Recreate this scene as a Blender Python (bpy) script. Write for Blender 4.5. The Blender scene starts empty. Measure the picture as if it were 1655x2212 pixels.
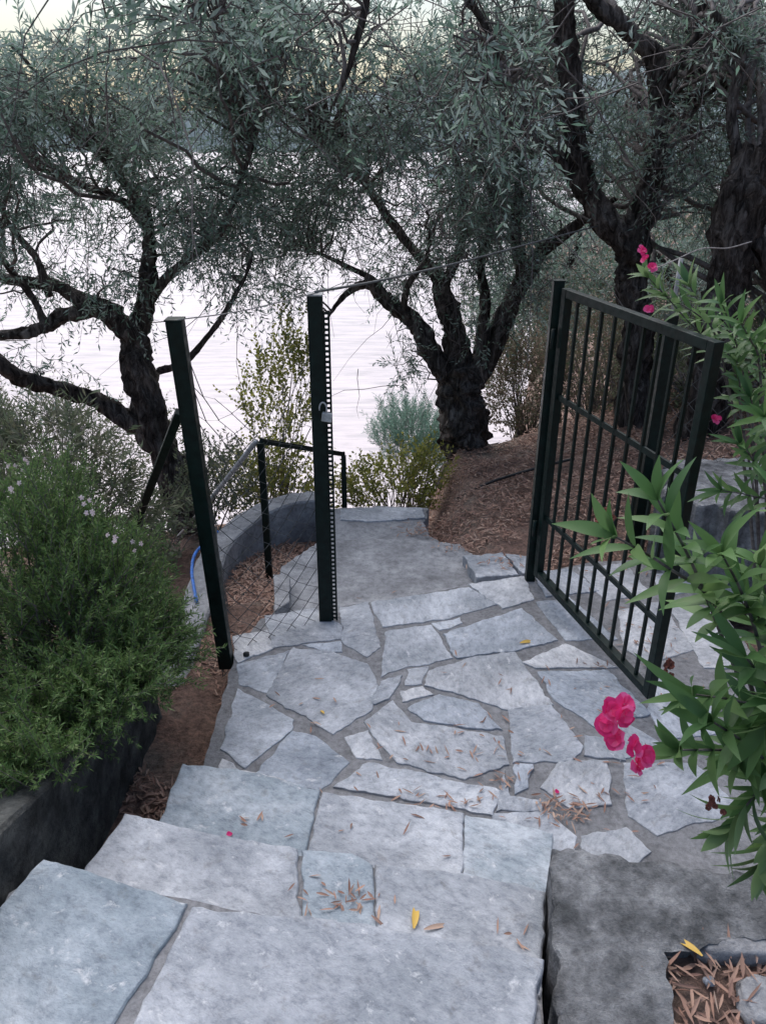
import bpy, math, random
import numpy as np
from mathutils import Vector, Matrix, noise
random.seed(7); rng = np.random.default_rng(7)
C = bpy.context.scene.collection
TH = math.radians(26.1); CT, ST = math.cos(TH), math.sin(TH); HC = 2.2
def P(px, py, Y=None, z=None):
    u = (px-827)/1660; v = (1106-py)/1660
    d = Vector((u, CT+v*ST, -ST+v*CT))
    t = Y/d.y if Y is not None else (z-HC)/d.z
    return Vector((d.x*t, d.y*t, HC+d.z*t))
# ------------------------------------------------------------ materials
def newmat(name):
    m = bpy.data.materials.new(name); m.use_nodes = True
    nt = m.node_tree; b = nt.nodes['Principled BSDF']
    return m, nt, b
def ramp(nt, fac, stops):
    r = nt.nodes.new('ShaderNodeValToRGB'); e = r.color_ramp.elements
    while len(e) < len(stops): e.new(0.5)
    for i, (p, c) in enumerate(stops): e[i].position = p; e[i].color = (*c, 1)
    nt.links.new(fac, r.inputs[0]); return r.outputs[0]
def tex(nt, scale, detail=5, rough=.6, stretch=None, coord='Object', dist=0, offs=None):
    tc = nt.nodes.new('ShaderNodeTexCoord'); o = tc.outputs[coord]
    if stretch or offs:
        mp = nt.nodes.new('ShaderNodeMapping')
        if stretch: mp.inputs['Scale'].default_value = stretch
        if offs: mp.inputs['Rotation'].default_value = offs
        nt.links.new(o, mp.inputs[0]); o = mp.outputs[0]
    n = nt.nodes.new('ShaderNodeTexNoise'); n.inputs['Scale'].default_value = scale
    n.inputs['Detail'].default_value = detail; n.inputs['Roughness'].default_value = rough
    n.inputs['Distortion'].default_value = dist
    nt.links.new(o, n.inputs['Vector']); return n.outputs['Fac']
def mixc(nt, f, a, b, mode='MIX'):
    m = nt.nodes.new('ShaderNodeMix'); m.data_type = 'RGBA'; m.blend_type = mode
    for s, v in ((m.inputs[0], f), (m.inputs[6], a), (m.inputs[7], b)):
        if hasattr(v, 'is_output'): nt.links.new(v, s)
        elif isinstance(v, tuple): s.default_value = (*v, 1)
        else: s.default_value = v
    return m.outputs[2]
def wsum(nt, terms):
    o = None
    for f, wt in terms:
        m = nt.nodes.new('ShaderNodeMath'); m.operation = 'MULTIPLY_ADD'; m.inputs[1].default_value = wt
        nt.links.new(f, m.inputs[0])
        if o: nt.links.new(o, m.inputs[2])
        else: m.inputs[2].default_value = 0
        o = m.outputs[0]
    return o
def bump(nt, b, h, strength=.5, dist=.01, prev=None):
    n = nt.nodes.new('ShaderNodeBump'); n.inputs['Strength'].default_value = strength
    n.inputs['Distance'].default_value = dist; nt.links.new(h, n.inputs['Height'])
    if prev: nt.links.new(prev, n.inputs['Normal'])
    nt.links.new(n.outputs[0], b.inputs['Normal']); return n.outputs[0]
def m_simple(name, stops, scale, rough=.8, bs=.4, bd=.01, detail=6, stretch=None, bscale=None, spec=.3):
    m, nt, b = newmat(name)
    x = ramp(nt, tex(nt, scale, detail, .65, stretch), stops)
    n2 = tex(nt, bscale or scale*5, 6, .75, stretch)
    g = ramp(nt, n2, [(.3, (.55, .55, .55)), (.5, (1, 1, 1)), (.7, (1.35, 1.35, 1.35))])
    nt.links.new(mixc(nt, .9, x, g, 'MULTIPLY'), b.inputs['Base Color'])
    b.inputs['Roughness'].default_value = rough; b.inputs['Specular IOR Level'].default_value = spec
    bump(nt, b, n2, bs, bd); return m
def m_stone(name, a, c, w):
    m, nt, b = newmat(name)
    geo = nt.nodes.new('ShaderNodeNewGeometry')
    tc = nt.nodes.new('ShaderNodeTexCoord'); vr = nt.nodes.new('ShaderNodeVectorRotate'); vr.rotation_type = 'Z_AXIS'
    ml = nt.nodes.new('ShaderNodeMath'); ml.operation = 'MULTIPLY'; ml.inputs[1].default_value = 17.0
    nt.links.new(geo.outputs['Random Per Island'], ml.inputs[0]); nt.links.new(ml.outputs[0], vr.inputs['Angle'])
    nt.links.new(tc.outputs['Object'], vr.inputs['Vector'])
    def tx(scale, det, ro, st=(1, 1, 1), dist=0):
        mp = nt.nodes.new('ShaderNodeMapping'); mp.inputs['Scale'].default_value = st; nt.links.new(vr.outputs[0], mp.inputs[0])
        n = nt.nodes.new('ShaderNodeTexNoise'); n.inputs['Scale'].default_value = scale; n.inputs['Detail'].default_value = det
        n.inputs['Roughness'].default_value = ro; n.inputs['Distortion'].default_value = dist; nt.links.new(mp.outputs[0], n.inputs[0]); return n.outputs['Fac']
    n1 = tx(3.2, 6, .62, dist=.2); n2 = tx(26, 7, .72, (1, 1.5, 1), .1); n4 = tx(13, 9, .74, (1, 1.3, 1), .25)
    base = ramp(nt, n1, [(.34, a), (.5, c), (.64, w)])
    x = mixc(nt, .8, base, ramp(nt, n2, [(.33, (.55, .57, .60)), (.49, (.98, .98, .98)), (.66, (1.25, 1.24, 1.22))]), 'MULTIPLY')
    x = mixc(nt, .95, x, ramp(nt, geo.outputs['Random Per Island'], [(0, (.80, .86, .92)), (.3, (.98, 1., 1.02)), (.55, (.84, .86, .88)), (.8, (1.14, 1.12, 1.09)), (1, (.88, .93, .98))]), 'MULTIPLY')
    x = mixc(nt, ramp(nt, n4, [(.56, (0, 0, 0)), (.66, (.8, .8, .8))]), x, mixc(nt, .5, x, (.17, .158, .145)))
    x = mixc(nt, ramp(nt, n4, [(.32, (.85, .85, .85)), (.42, (0, 0, 0))]), x, (.74, .75, .77))
    nt.links.new(x, b.inputs['Base Color'])
    b.inputs['Roughness'].default_value = .62; b.inputs['Specular IOR Level'].default_value = .35
    bump(nt, b, wsum(nt, [(n1, 1.2), (n2, .30), (n4, .55)]), .9, .024)
    return m
def m_leaf(name, cols, back=None, transl=.25, rough=.5):
    m, nt, b = newmat(name)
    geo = nt.nodes.new('ShaderNodeNewGeometry')
    stops = [(i/(len(cols)-1), c) for i, c in enumerate(cols)]
    c = ramp(nt, geo.outputs['Random Per Island'], stops)
    if back: c = mixc(nt, geo.outputs['Backfacing'], c, back)
    nt.links.new(c, b.inputs['Base Color']); b.inputs['Roughness'].default_value = rough
    b.inputs['Specular IOR Level'].default_value = .35
    if transl:
        t = nt.nodes.new('ShaderNodeBsdfTranslucent'); nt.links.new(c, t.inputs[0])
        mx = nt.nodes.new('ShaderNodeMixShader'); mx.inputs[0].default_value = transl
        nt.links.new(b.outputs[0], mx.inputs[1]); nt.links.new(t.outputs[0], mx.inputs[2])
        nt.links.new(mx.outputs[0], nt.nodes['Material Output'].inputs[0])
    return m
M = {}
M['flag'] = m_stone('quartzite_flags', (.32, .345, .38), (.46, .48, .52), (.64, .66, .70))
M['slab'] = m_stone('slate_slabs', (.28, .335, .38), (.41, .465, .515), (.61, .65, .695))
M['mortar'] = m_simple('mortar', [(.3, (.17, .172, .18)), (.6, (.26, .263, .275)), (.8, (.34, .343, .355))], 9, .95, .8, .010)
M['concrete'] = m_simple('rough_concrete', [(.3, (.20, .203, .212)), (.5, (.31, .315, .33)), (.72, (.44, .445, .46))], 5, .95, .9, .012)
M['old_concrete'] = m_simple('lichen_concrete', [(.34, (.09, .095, .10)), (.45, (.17, .176, .185)), (.55, (.27, .278, .29)), (.70, (.44, .45, .465))], 8, .95, 1, .022, 8, None, 40)
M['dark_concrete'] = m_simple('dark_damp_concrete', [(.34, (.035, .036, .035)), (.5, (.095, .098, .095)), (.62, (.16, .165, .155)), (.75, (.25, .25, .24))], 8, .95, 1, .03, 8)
def m_soil():
    m, nt, b = newmat('hillside_soil')
    n1 = tex(nt, 1.6, 5, .65); n2 = tex(nt, 34, 6, .75)
    x = ramp(nt, n1, [(.34, (.16, .10, .08)), (.5, (.27, .175, .14)), (.64, (.24, .20, .17))])
    y = ramp(nt, n2, [(.3, (.3, .28, .27)), (.5, (1, 1, 1)), (.7, (1.7, 1.58, 1.5))])
    nt.links.new(mixc(nt, 1., x, y, 'MULTIPLY'), b.inputs['Base Color']); b.inputs['Roughness'].default_value = 1
    bump(nt, b, n2, 1, .04); return m
M['soil'] = m_soil()
def m_bark():
    m, nt, b = newmat('olive_bark')
    n1 = tex(nt, 16, 6, .7, (1, 1, .28), dist=1.2); n2 = tex(nt, 3, 3, .6)
    x = ramp(nt, n1, [(.36, (.016, .013, .012)), (.5, (.08, .068, .063)), (.68, (.25, .225, .21))])
    nt.links.new(mixc(nt, .6, x, ramp(nt, n2, [(.35, (.5, .5, .5)), (.65, (1.4, 1.4, 1.4))]), 'MULTIPLY'), b.inputs['Base Color'])
    b.inputs['Roughness'].default_value = .95; b.inputs['Specular IOR Level'].default_value = .15
    bump(nt, b, n1, 1, .05); return m
M['bark'] = m_bark()
M['twig'] = m_simple('grey_twig', [(.3, (.065, .056, .054)), (.7, (.20, .18, .175))], 20, .9, .2, .002, 2)
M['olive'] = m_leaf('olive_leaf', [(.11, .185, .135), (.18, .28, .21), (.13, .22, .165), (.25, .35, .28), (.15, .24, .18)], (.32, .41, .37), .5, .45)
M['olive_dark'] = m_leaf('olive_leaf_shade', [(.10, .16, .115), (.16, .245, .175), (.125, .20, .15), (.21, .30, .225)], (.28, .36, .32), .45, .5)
M['rosemary'] = m_leaf('needle_leaf', [(.075, .15, .05), (.13, .23, .075), (.19, .29, .10), (.10, .185, .06), (.26, .34, .14)], None, .35, .55)
M['oleander'] = m_leaf('oleander_leaf', [(.08, .18, .06), (.13, .25, .085), (.10, .205, .075), (.19, .32, .11), (.065, .15, .06), (.16, .28, .09)], (.20, .31, .14), .4, .40)
M['yellowgreen'] = m_leaf('lentisc_leaf', [(.17, .20, .05), (.28, .30, .07), (.38, .36, .10), (.14, .18, .05)], None, .45, .5)
M['paleneedle'] = m_leaf('pale_needle', [(.20, .35, .28), (.28, .44, .36), (.18, .30, .24)], None, .4, .6)
M['brush'] = m_leaf('undergrowth_leaf', [(.11, .145, .08), (.18, .22, .13), (.20, .20, .14), (.095, .13, .075)], None, .35, .7)
M['redbrush'] = m_leaf('ruddy_leaf', [(.12, .15, .08), (.22, .16, .125), (.17, .19, .11), (.25, .17, .14), (.10, .15, .08)], None, .35, .7)
M['litter'] = m_leaf('dry_leaf', [(.34, .185, .135), (.44, .28, .21), (.20, .11, .085), (.50, .36, .28), (.36, .21, .16), (.25, .17, .14)], None, 0, .7)
M['yleaf'] = m_leaf('yellow_leaf', [(.62, .38, .07), (.70, .48, .12)], None, .1, .5)
M['pink'] = m_leaf('pink_petal', [(.82, .03, .20), (.90, .08, .32), (.72, .015, .16), (.92, .16, .42)], None, .45, .5)
M['white'] = m_leaf('pale_petal', [(.80, .64, .68), (.86, .76, .78)], None, .4, .5)
M['dryfl'] = m_leaf('withered_petal', [(.16, .05, .04), (.26, .09, .07), (.11, .05, .04)], None, .1, .8)
def m_paint(name, c, r, spec=.5):
    m, nt, b = newmat(name)
    nt.links.new(ramp(nt, tex(nt, 25, 4, .7), [(.35, tuple(v*.6 for v in c)), (.7, tuple(v*1.5 for v in c))]), b.inputs['Base Color'])
    nt.links.new(ramp(nt, tex(nt, 40, 3), [(.3, (r-.1,)*3), (.7, (r+.2,)*3)]), b.inputs['Roughness'])
    b.inputs['Specular IOR Level'].default_value = spec
    return m
M['green'] = m_paint('dark_green_paint', (.004, .014, .012), .38, .25)
M['galv'] = m_paint('galvanised_wire', (.11, .115, .115), .5)
M['steel'] = m_paint('pale_worn_metal', (.42, .42, .42), .35)
M['rope'] = m_paint('pale_rope', (.35, .32, .30), .8)
M['blue'] = m_paint('blue_hose', (.03, .16, .55), .4)
M['black'] = m_paint('black_pipe', (.02, .02, .022), .4)
def m_sea():
    m, nt, b = newmat('sea_water')
    n = tex(nt, 1.2, 7, .66, (.38, 1.9, 1), dist=.4); n2 = tex(nt, .05, 5, .6, (.3, 1.6, 1))
    x = ramp(nt, n, [(.36, (.36, .335, .35)), (.5, (.485, .44, .455)), (.62, (.54, .49, .50))])  # pale pink-grey sky reflection and ripple tones put into the base colour
    nt.links.new(mixc(nt, .5, x, ramp(nt, n2, [(.35, (.90, .90, .91)), (.65, (1.1, 1.08, 1.08))]), 'MULTIPLY'), b.inputs['Base Color'])
    b.inputs['Roughness'].default_value = .45; b.inputs['Metallic'].default_value = .12
    bump(nt, b, n, .55, .09); return m
M['sea'] = m_sea()
M['hill'] = m_simple('hazed_hill_scrub', [(.35, (.15, .19, .20)), (.5, (.19, .24, .25)), (.7, (.25, .29, .295))], .06, 1, .3, 2, 6)  # bluish distance haze is mixed into the scrub colour
# ------------------------------------------------------------ mesh helpers
class MB:
    def __init__(s): s.v = []; s.f = []
    def add(s, vs, fs):
        o = len(s.v); s.v += [tuple(v) for v in vs]; s.f += [tuple(i+o for i in f) for f in fs]
    def beam(s, p0, p1, w, d=None, hint=(1, 0, 0)):
        d = d or w; p0 = Vector(p0); p1 = Vector(p1); a = (p1-p0).normalized()
        h = Vector(hint); x = (h-a*h.dot(a)).normalized(); y = a.cross(x)
        vs = [p+x*sx*w/2+y*sy*d/2 for p in (p0, p1) for sx, sy in ((-1, -1), (1, -1), (1, 1), (-1, 1))]
        s.add(vs, [(3, 2, 1, 0), (4, 5, 6, 7), (0, 1, 5, 4), (1, 2, 6, 5), (2, 3, 7, 6), (3, 0, 4, 7)])
    def tube(s, pts, radii, sides=8, gn=0, seed=0):
        pts = [Vector(p) for p in pts]; n = len(pts)
        t = (pts[1]-pts[0]).normalized(); x = t.orthogonal().normalized(); vs = []
        for i, p in enumerate(pts):
            t = ((pts[min(i+1, n-1)]-pts[max(i-1, 0)])).normalized()
            x = (x-t*x.dot(t)).normalized(); y = t.cross(x)
            for k in range(sides):
                a = 2*math.pi*k/sides; r = radii[i]
                if gn:
                    tw = a+i*.10
                    q = Vector((math.cos(tw)*1.7+seed, math.sin(tw)*1.7, i*.16))
                    r *= 1+gn*noise.noise(q)+gn*.7*noise.noise(q*2.9)
                vs.append(p+(x*math.cos(a)+y*math.sin(a))*r)
        fs = [(i*sides+k, i*sides+(k+1) % sides, (i+1)*sides+(k+1) % sides, (i+1)*sides+k) for i in range(n-1) for k in range(sides)]
        fs += [tuple(range(sides))[::-1], tuple((n-1)*sides+k for k in range(sides))]
        s.add(vs, fs)
    def build(s, name, mat, parent=None, bevel=0, smooth=False):
        me = bpy.data.meshes.new(name); me.from_pydata(s.v, [], s.f); me.validate(); me.update()
        return link(name, me, mat, parent, bevel, smooth)
def link(name, me, mat, parent=None, bevel=0, smooth=False):
    o = bpy.data.objects.new(name, me); C.objects.link(o); me.materials.append(mat)
    if parent:
        o.parent = parent
        if parent.type == 'EMPTY': o.matrix_parent_inverse = Matrix.Translation(-parent.location)
    if smooth: me.polygons.foreach_set('use_smooth', [True]*len(me.polygons))
    if bevel:
        b = o.modifiers.new('bevel', 'BEVEL'); b.width = bevel; b.segments = 2; b.limit_method = 'ANGLE'
    return o
def npmesh(name, V, F, mat, parent=None, smooth=False):
    V = np.ascontiguousarray(V.reshape(-1, 3), dtype=np.float32); F = np.ascontiguousarray(F.reshape(-1, 4), dtype=np.int32)
    me = bpy.data.meshes.new(name); me.vertices.add(len(V)); me.vertices.foreach_set('co', V.ravel())
    me.loops.add(F.size); me.loops.foreach_set('vertex_index', F.ravel()); me.polygons.add(len(F))
    me.polygons.foreach_set('loop_start', np.arange(0, F.size, 4, dtype=np.int32))
    me.update(calc_edges=True); me.validate()
    return link(name, me, mat, parent, 0, smooth)
def thing(name, loc, label, cat, group=None):
    o = bpy.data.objects.new(name, None); C.objects.link(o); o.location = loc; o.empty_display_size = .1
    o['label'] = label; o['category'] = cat
    if group: o['group'] = group
    return o
def tag(o, label, cat, group=None, kind=None):
    o['label'] = label; o['category'] = cat
    if group: o['group'] = group
    if kind: o['kind'] = kind
    return o
def struct(o): o['kind'] = 'structure'; return o
def nrm(a): return a/np.maximum(np.linalg.norm(a, axis=-1, keepdims=True), 1e-9)
def rdir(n): return nrm(rng.normal(size=(n, 3)))
def leafquads(B, D, L, W, S=None):
    n = len(B)
    if S is None: S = nrm(np.cross(D, rdir(n)))
    N = np.cross(D, S); L = L.reshape(-1, 1); W = W.reshape(-1, 1)
    V = np.stack([B, B+D*L*.45+S*W/2+N*L*.04, B+D*L, B+D*L*.45-S*W/2+N*L*.04], 1)
    return V, np.arange(n*4).reshape(n, 4)
def cat(parts):
    Vs, Fs, o = [], [], 0
    for V, F in parts:
        V = V.reshape(-1, 3); Vs.append(V); Fs.append(F.reshape(-1, 4)+o); o += len(V)
    return np.concatenate(Vs), np.concatenate(Fs)
def tubes(Pt, R, sides=3):
    m, k, _ = Pt.shape; R = np.broadcast_to(R, (m, k))
    T = nrm(Pt[:, -1]-Pt[:, 0]+1e-6); A = nrm(np.cross(T, rdir(m))); B = np.cross(T, A)
    an = np.arange(sides)*2*np.pi/sides
    off = A[:, None, None]*np.cos(an)[None, None, :, None]+B[:, None, None]*np.sin(an)[None, None, :, None]
    V = Pt[:, :, None, :]+off*R[:, :, None, None]
    idx = np.arange(m*k*sides).reshape(m, k, sides); nx = np.roll(idx, -1, 2)
    F = np.stack([idx[:, :-1], nx[:, :-1], nx[:, 1:], idx[:, 1:]], -1)
    return V.reshape(-1, 3), F.reshape(-1, 4)
def strips(B, D, N, L, W, curl, K=6, fold=.25, petal=False):
    n = len(B); t = np.linspace(0, 1, K); w = np.sin(np.pi*np.clip(t*.94+.05, 0, 1)**(1.9 if petal else .85))
    D = nrm(D); N = nrm(N-D*np.sum(N*D, 1, keepdims=True)); S = np.cross(D, N)
    L = np.broadcast_to(L, (n,))[:, None, None]; W = np.broadcast_to(W, (n,))[:, None, None]; cu = np.broadcast_to(curl, (n,))[:, None, None]
    ct = B[:, None]+D[:, None]*L*t[None, :, None]*(1-.2*np.abs(cu)*t[None, :, None])-N[:, None]*L*cu*(t**2)[None, :, None]
    sd = S[:, None]*W/2*w[None, :, None]; up = N[:, None]*W*fold*w[None, :, None]
    V = np.stack([ct-sd+up, ct, ct+sd+up], 2)
    if petal:
        V = V+N[:, None, None]*(rng.normal(size=(n, K, 3, 1))*W[..., None]*.05*np.array([1, .2, 1])[None, None, :, None])*t[None, :, None, None]
    idx = np.arange(n*K*3).reshape(n, K, 3)
    F = np.stack([idx[:, :-1, :-1], idx[:, :-1, 1:], idx[:, 1:, 1:], idx[:, 1:, :-1]], -1)
    return V.reshape(-1, 3), F.reshape(-1, 4)
def shoots(B, D, ln, k, lL, lW, droop=.25, spread=1.0):
    n = len(B); t = np.linspace(.12, 1, k)[None, :, None]
    ln = (ln*rng.uniform(.6, 1.3, n))[:, None, None]
    down = np.array([0, 0, -1.])
    pos = B[:, None]+D[:, None]*ln*t+down*ln*droop*t**2
    ax = nrm(D[:, None]+down*2*droop*t); pd = nrm(np.cross(ax, rdir(n*k).reshape(n, k, 3)))
    ld = nrm(ax*.8+pd*spread).reshape(-1, 3); pos = pos.reshape(-1, 3)
    leaf = leafquads(pos, ld, lL*rng.uniform(.6, 1.25, n*k), lW*rng.uniform(.7, 1.2, n*k))
    ts = np.linspace(0, 1, 4)[None, :, None]
    st = B[:, None]+D[:, None]*ln*ts+down*ln*droop*ts**2
    return leaf, st
def catmull(pts, k=5):
    A = np.array(pts, float); A = np.vstack([2*A[0]-A[1], A, 2*A[-1]-A[-2]]); out = []
    for i in range(1, len(A)-2):
        for j in range(k):
            t = j/k; out.append(.5*((2*A[i])+(-A[i-1]+A[i+1])*t+(2*A[i-1]-5*A[i]+4*A[i+1]-A[i+2])*t*t+(-A[i-1]+3*A[i]-3*A[i+1]+A[i+2])*t**3))
    out.append(A[-2]); return np.array(out)
def prism(mb, poly, z0, z1, edge=0, jit=0, seed=0, grow=0):
    pts = [Vector((p[0], p[1])) for p in poly]
    if sum(pts[i].x*pts[(i+1) % len(pts)].y-pts[(i+1) % len(pts)].x*pts[i].y for i in range(len(pts))) < 0: pts.reverse()
    if grow:
        c = sum(pts, Vector((0, 0)))/len(pts); pts = [p+(p-c).normalized()*grow for p in pts]
    if jit:
        o = []
        for i, p in enumerate(pts):
            q = pts[(i+1) % len(pts)]; n = max(1, int((q-p).length/.02)); nn = Vector((-(q-p).y, (q-p).x)).normalized()
            for k in range(n):
                r = p.lerp(q, k/n); w = 1 if k else .3
                f = noise.noise(Vector((r.x*14, r.y*14, seed)))+.6*noise.noise(Vector((r.x*50, r.y*50, seed)))
                o.append(r+nn*jit*f*w)
        pts = o
    n = len(pts); c = sum(pts, Vector((0, 0)))/n
    def ins(d): return [p+(c-p).normalized()*d for p in pts]
    tx, ty = (random.uniform(-.006, .006), random.uniform(-.006, .006)) if edge else (0, 0)
    zt = lambda p, z: z+(p.x-c.x)*tx+(p.y-c.y)*ty
    rings = [[(p.x, p.y, z0) for p in pts], [(p.x, p.y, zt(p, z1)-edge*.8) for p in pts]]
    if edge: rings.append([(p.x, p.y, zt(p, z1)-edge*.2) for p in ins(edge*.5)]); rings.append([(p.x, p.y, zt(p, z1)) for p in ins(edge*1.4)])
    vs = [v for r in rings for v in r]; fs = []
    if not edge: vs = [(p.x, p.y, z0) for p in pts]+[(p.x, p.y, z1) for p in pts]; rings = [0, 0]
    for r in range(len(rings)-1):
        fs += [(r*n+i, r*n+(i+1) % n, (r+1)*n+(i+1) % n, (r+1)*n+i) for i in range(n)]
    fs.append(tuple((len(rings)-1)*n+i for i in range(n))); mb.add(vs, fs)
# ------------------------------------------------------------ terrain and sea
def sm(a, b, x): t = np.clip((x-a)/(b-a), 0, 1); return t*t*(3-2*t)
def HT(x, y):
    x = np.asarray(x, float); y = np.asarray(y, float)
    ye = np.where(y > 7, 7+(y-7)/(1+.28*np.clip(x-2, 0, 30)), y)
    zc = np.interp(ye, [-10, 0, 1, 2.2, 3.4, 3.9, 4.4, 5.3, 6, 7.2, 9, 14, 18, 30], [.3, 0, -.1, -.1, -.24, -.32, -.42, -.62, -1.1, -1.9, -3.2, -6, -8, -12])
    zr = np.interp(ye, [-10, 0, 2, 3.6, 4.4, 5.3, 6, 7, 8, 10, 14, 18, 30], [.8, .2, -.1, -.16, -.2, -.28, -.36, -.52, -1.2, -2.4, -5.5, -8, -12])
    zr = zr+.30*np.clip(x-1.0, 0, 12)*sm(3.6, 5, y)+.3*np.clip(x-1.9, 0, 12)*(1-sm(3.6, 5, y))
    zl = np.interp(ye, [-10, 0, 1.5, 2.6, 3.5, 5, 6, 8, 12, 16, 30], [1, .7, .5, 0, -.4, -.65, -.9, -1.9, -4.5, -8, -12])-.12*np.clip(-x-1.5, 0, 8)*sm(3, 5, y)
    wl = 1-sm(-1.15, -1.0, x); wr = sm(.3, .75, x)*(1-wl)
    return zl*wl+zr*wr+zc*(1-wl-wr)
def HN(x, y):
    p = Vector((x, y, 0)); a = 0 if (-.7 < x < 1.8 and y < 4.0) or (x < .35 and x > -.7 and y < 5.3) else 1
    if a and x > .3 and y < 8: a = min(1, max(0, (y-4.0)*2))*min(1, max(0, (x-.35)*5)) if x < 1.8 else 1
    return float(HT(x, y))+a*(.07*noise.noise(p*1.7)+.035*noise.noise(p*6))
def axis(a, b, c, d, s, g):
    r = list(np.arange(b, c, s)); x, t = b, s
    while x > a: t *= g; x -= t; r.insert(0, x)
    x, t = r[-1], s
    while x < d: t *= g; x += t; r.append(x)
    return np.array(r)
xs = axis(-30, -2.6, 3.0, 70, .06, 1.13); ys = axis(-8, .2, 8.0, 70, .06, 1.13)
X, Y = np.meshgrid(xs, ys); Z = np.array([[HN(X[i, j], Y[i, j]) for j in range(X.shape[1])] for i in range(X.shape[0])])
idx = np.arange(Z.size).reshape(Z.shape)
F = np.stack([idx[:-1, :-1], idx[:-1, 1:], idx[1:, 1:], idx[1:, :-1]], -1)
struct(npmesh('hillside_ground', np.stack([X, Y, Z], -1), F, M['soil'], None, True))
mb = MB(); mb.add([(-4000, 9, -6.5), (4000, 9, -6.5), (4000, 6000, -6.5), (-4000, 6000, -6.5)], [(0, 1, 2, 3)])
struct(mb.build('sea', M['sea']))
def ridge(name, x0, x1, yf, hf, n=90):
    V = []
    for i in range(n):
        x = x0+(x1-x0)*i/(n-1)
        for j, s in enumerate((0, .25, .5, .75, 1, 1.6)):
            h = hf(x)*math.sin(min(s, 1)*math.pi/2)*(1+.35*noise.noise(Vector((x*.012, s*2, 3)))+.12*noise.noise(Vector((x*.06, s*4, 3))))
            V.append((x, yf(x)+s*hf(x)*2.2, -7+h))
    V = np.array(V); idx = np.arange(n*6).reshape(n, 6)
    struct(npmesh(name, V, np.stack([idx[:-1, :-1], idx[1:, :-1], idx[1:, 1:], idx[:-1, 1:]], -1), M['hill'], None, True))
ridge('far_shore_hills', -900, 700, lambda x: 480+.12*abs(x), lambda x: 20+30*sm(-200, 200, x))
ridge('headland_hills', 10, 260, lambda x: 190-.35*x, lambda x: 3+34*sm(10, 140, x))
# ------------------------------------------------------------ landing paving
def wp(l, z): return [P(a, b, z=z) for a, b in l]
mb = MB()
prism(mb, [(-.70, 1.9), (-.70, 3.0), (-.62, 3.27), (.1, 3.47), (.8, 3.70), (1.2, 3.85), (1.75, 3.9), (1.75, 1.2), (.3, 1.2)], -.45, -.006, 0, .008)
landing = struct(mb.build('landing', M['mortar']))
polys = [[(575,1330),(680,1315),(735,1350),(732,1378),(590,1397)], [(735,1312),(795,1300),(820,1395),(792,1416),(742,1385)],
[(805,1300),(1010,1268),(1070,1305),(960,1335),(830,1352)], [(1015,1262),(1130,1245),(1150,1293),(1085,1313)],
[(505,1375),(575,1362),(588,1400),(515,1428)], [(515,1435),(625,1405),(580,1495),(520,1475)],
[(635,1400),(710,1410),(790,1435),(812,1480),(800,1530),(720,1582),(580,1500)], [(835,1365),(930,1350),(975,1420),(870,1440),(825,1460)],
[(655,1392),(735,1384),(738,1407),(700,1406)], [(960,1370),(1125,1315),(1200,1382),(1115,1402),(990,1420)],
[(930,1450),(1020,1422),(1110,1410),(1190,1520),(1090,1530),(1000,1498),(920,1480)], [(880,1445),(925,1438),(910,1475),(875,1478)],
[(822,1472),(868,1458),(840,1508),(800,1520)], [(865,1492),(912,1482),(935,1500),(870,1515)],
[(885,1530),(950,1502),(1030,1520),(1080,1575),(1000,1568),(920,1555)], [(1100,1535),(1190,1525),(1255,1610),(1230,1640),(1110,1645)],
[(515,1490),(630,1555),(625,1578),(530,1655),(480,1615)], [(632,1580),(680,1592),(750,1645),(690,1705),(555,1668)],
[(745,1592),(795,1575),(825,1640),(770,1635)], [(790,1560),(850,1515),(890,1562),(1080,1590),(1095,1650),(1000,1680),(860,1645),(810,1590)],
[(725,1700),(800,1650),(900,1670),(1075,1708),(1060,1760),(1000,1745)], [(1112,1652),(1150,1652),(1140,1700),(1112,1715)],
[(1172,1700),(1210,1648),(1310,1645),(1315,1735),(1230,1740)], [(1130,1430),(1220,1392),(1330,1440),(1160,1442)],
[(1165,1452),(1310,1450),(1400,1540),(1290,1570),(1200,1510)], [(1350,1650),(1500,1650),(1600,1750),(1420,1800),(1360,1760)],
[(1160,1300),(1230,1290),(1330,1378),(1222,1380)], [(1062,1757),(1180,1755),(1240,1805),(1235,1840),(1100,1830)],
[(1420,1455),(1530,1500),(1560,1580),(1440,1595),(1400,1530)], [(1265,1590),(1330,1600),(1345,1640),(1265,1630)],
[(1260,1808),(1350,1790),(1400,1840),(1330,1900),(1270,1880)], [(1150,1236),(1230,1230),(1290,1275),(1180,1287)],
[(1250,1226),(1350,1217),(1400,1280),(1305,1296)], [(1335,1320),(1420,1300),(1500,1400),(1400,1430),(1350,1400)],
[(932,1345),(992,1333),(998,1345),(950,1360)], [(560,1672),(650,1700),(690,1720),(600,1720),(470,1690),(485,1640),(520,1665)],
[(1350,1560),(1430,1610),(1340,1640),(1310,1590)], [(1440,1300),(1560,1330),(1600,1440),(1520,1440)],
[(1090,1665),(1105,1720),(1170,1730),(1165,1750),(1075,1750),(1085,1710)], [(1500,1270),(1580,1265),(1640,1310),(1570,1320)], [(1410,1240),(1500,1235),(1540,1262),(1430,1290)]]
mb = MB()
for i, pl in enumerate(polys): prism(mb, wp(pl, 0), -.03, random.uniform(-.002, .003), .0035, .012, i, .010 if i not in (8, 11, 12, 13, 18, 21, 34) else .004)
mb.build('flagstone_paving', M['flag'], landing)
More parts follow.
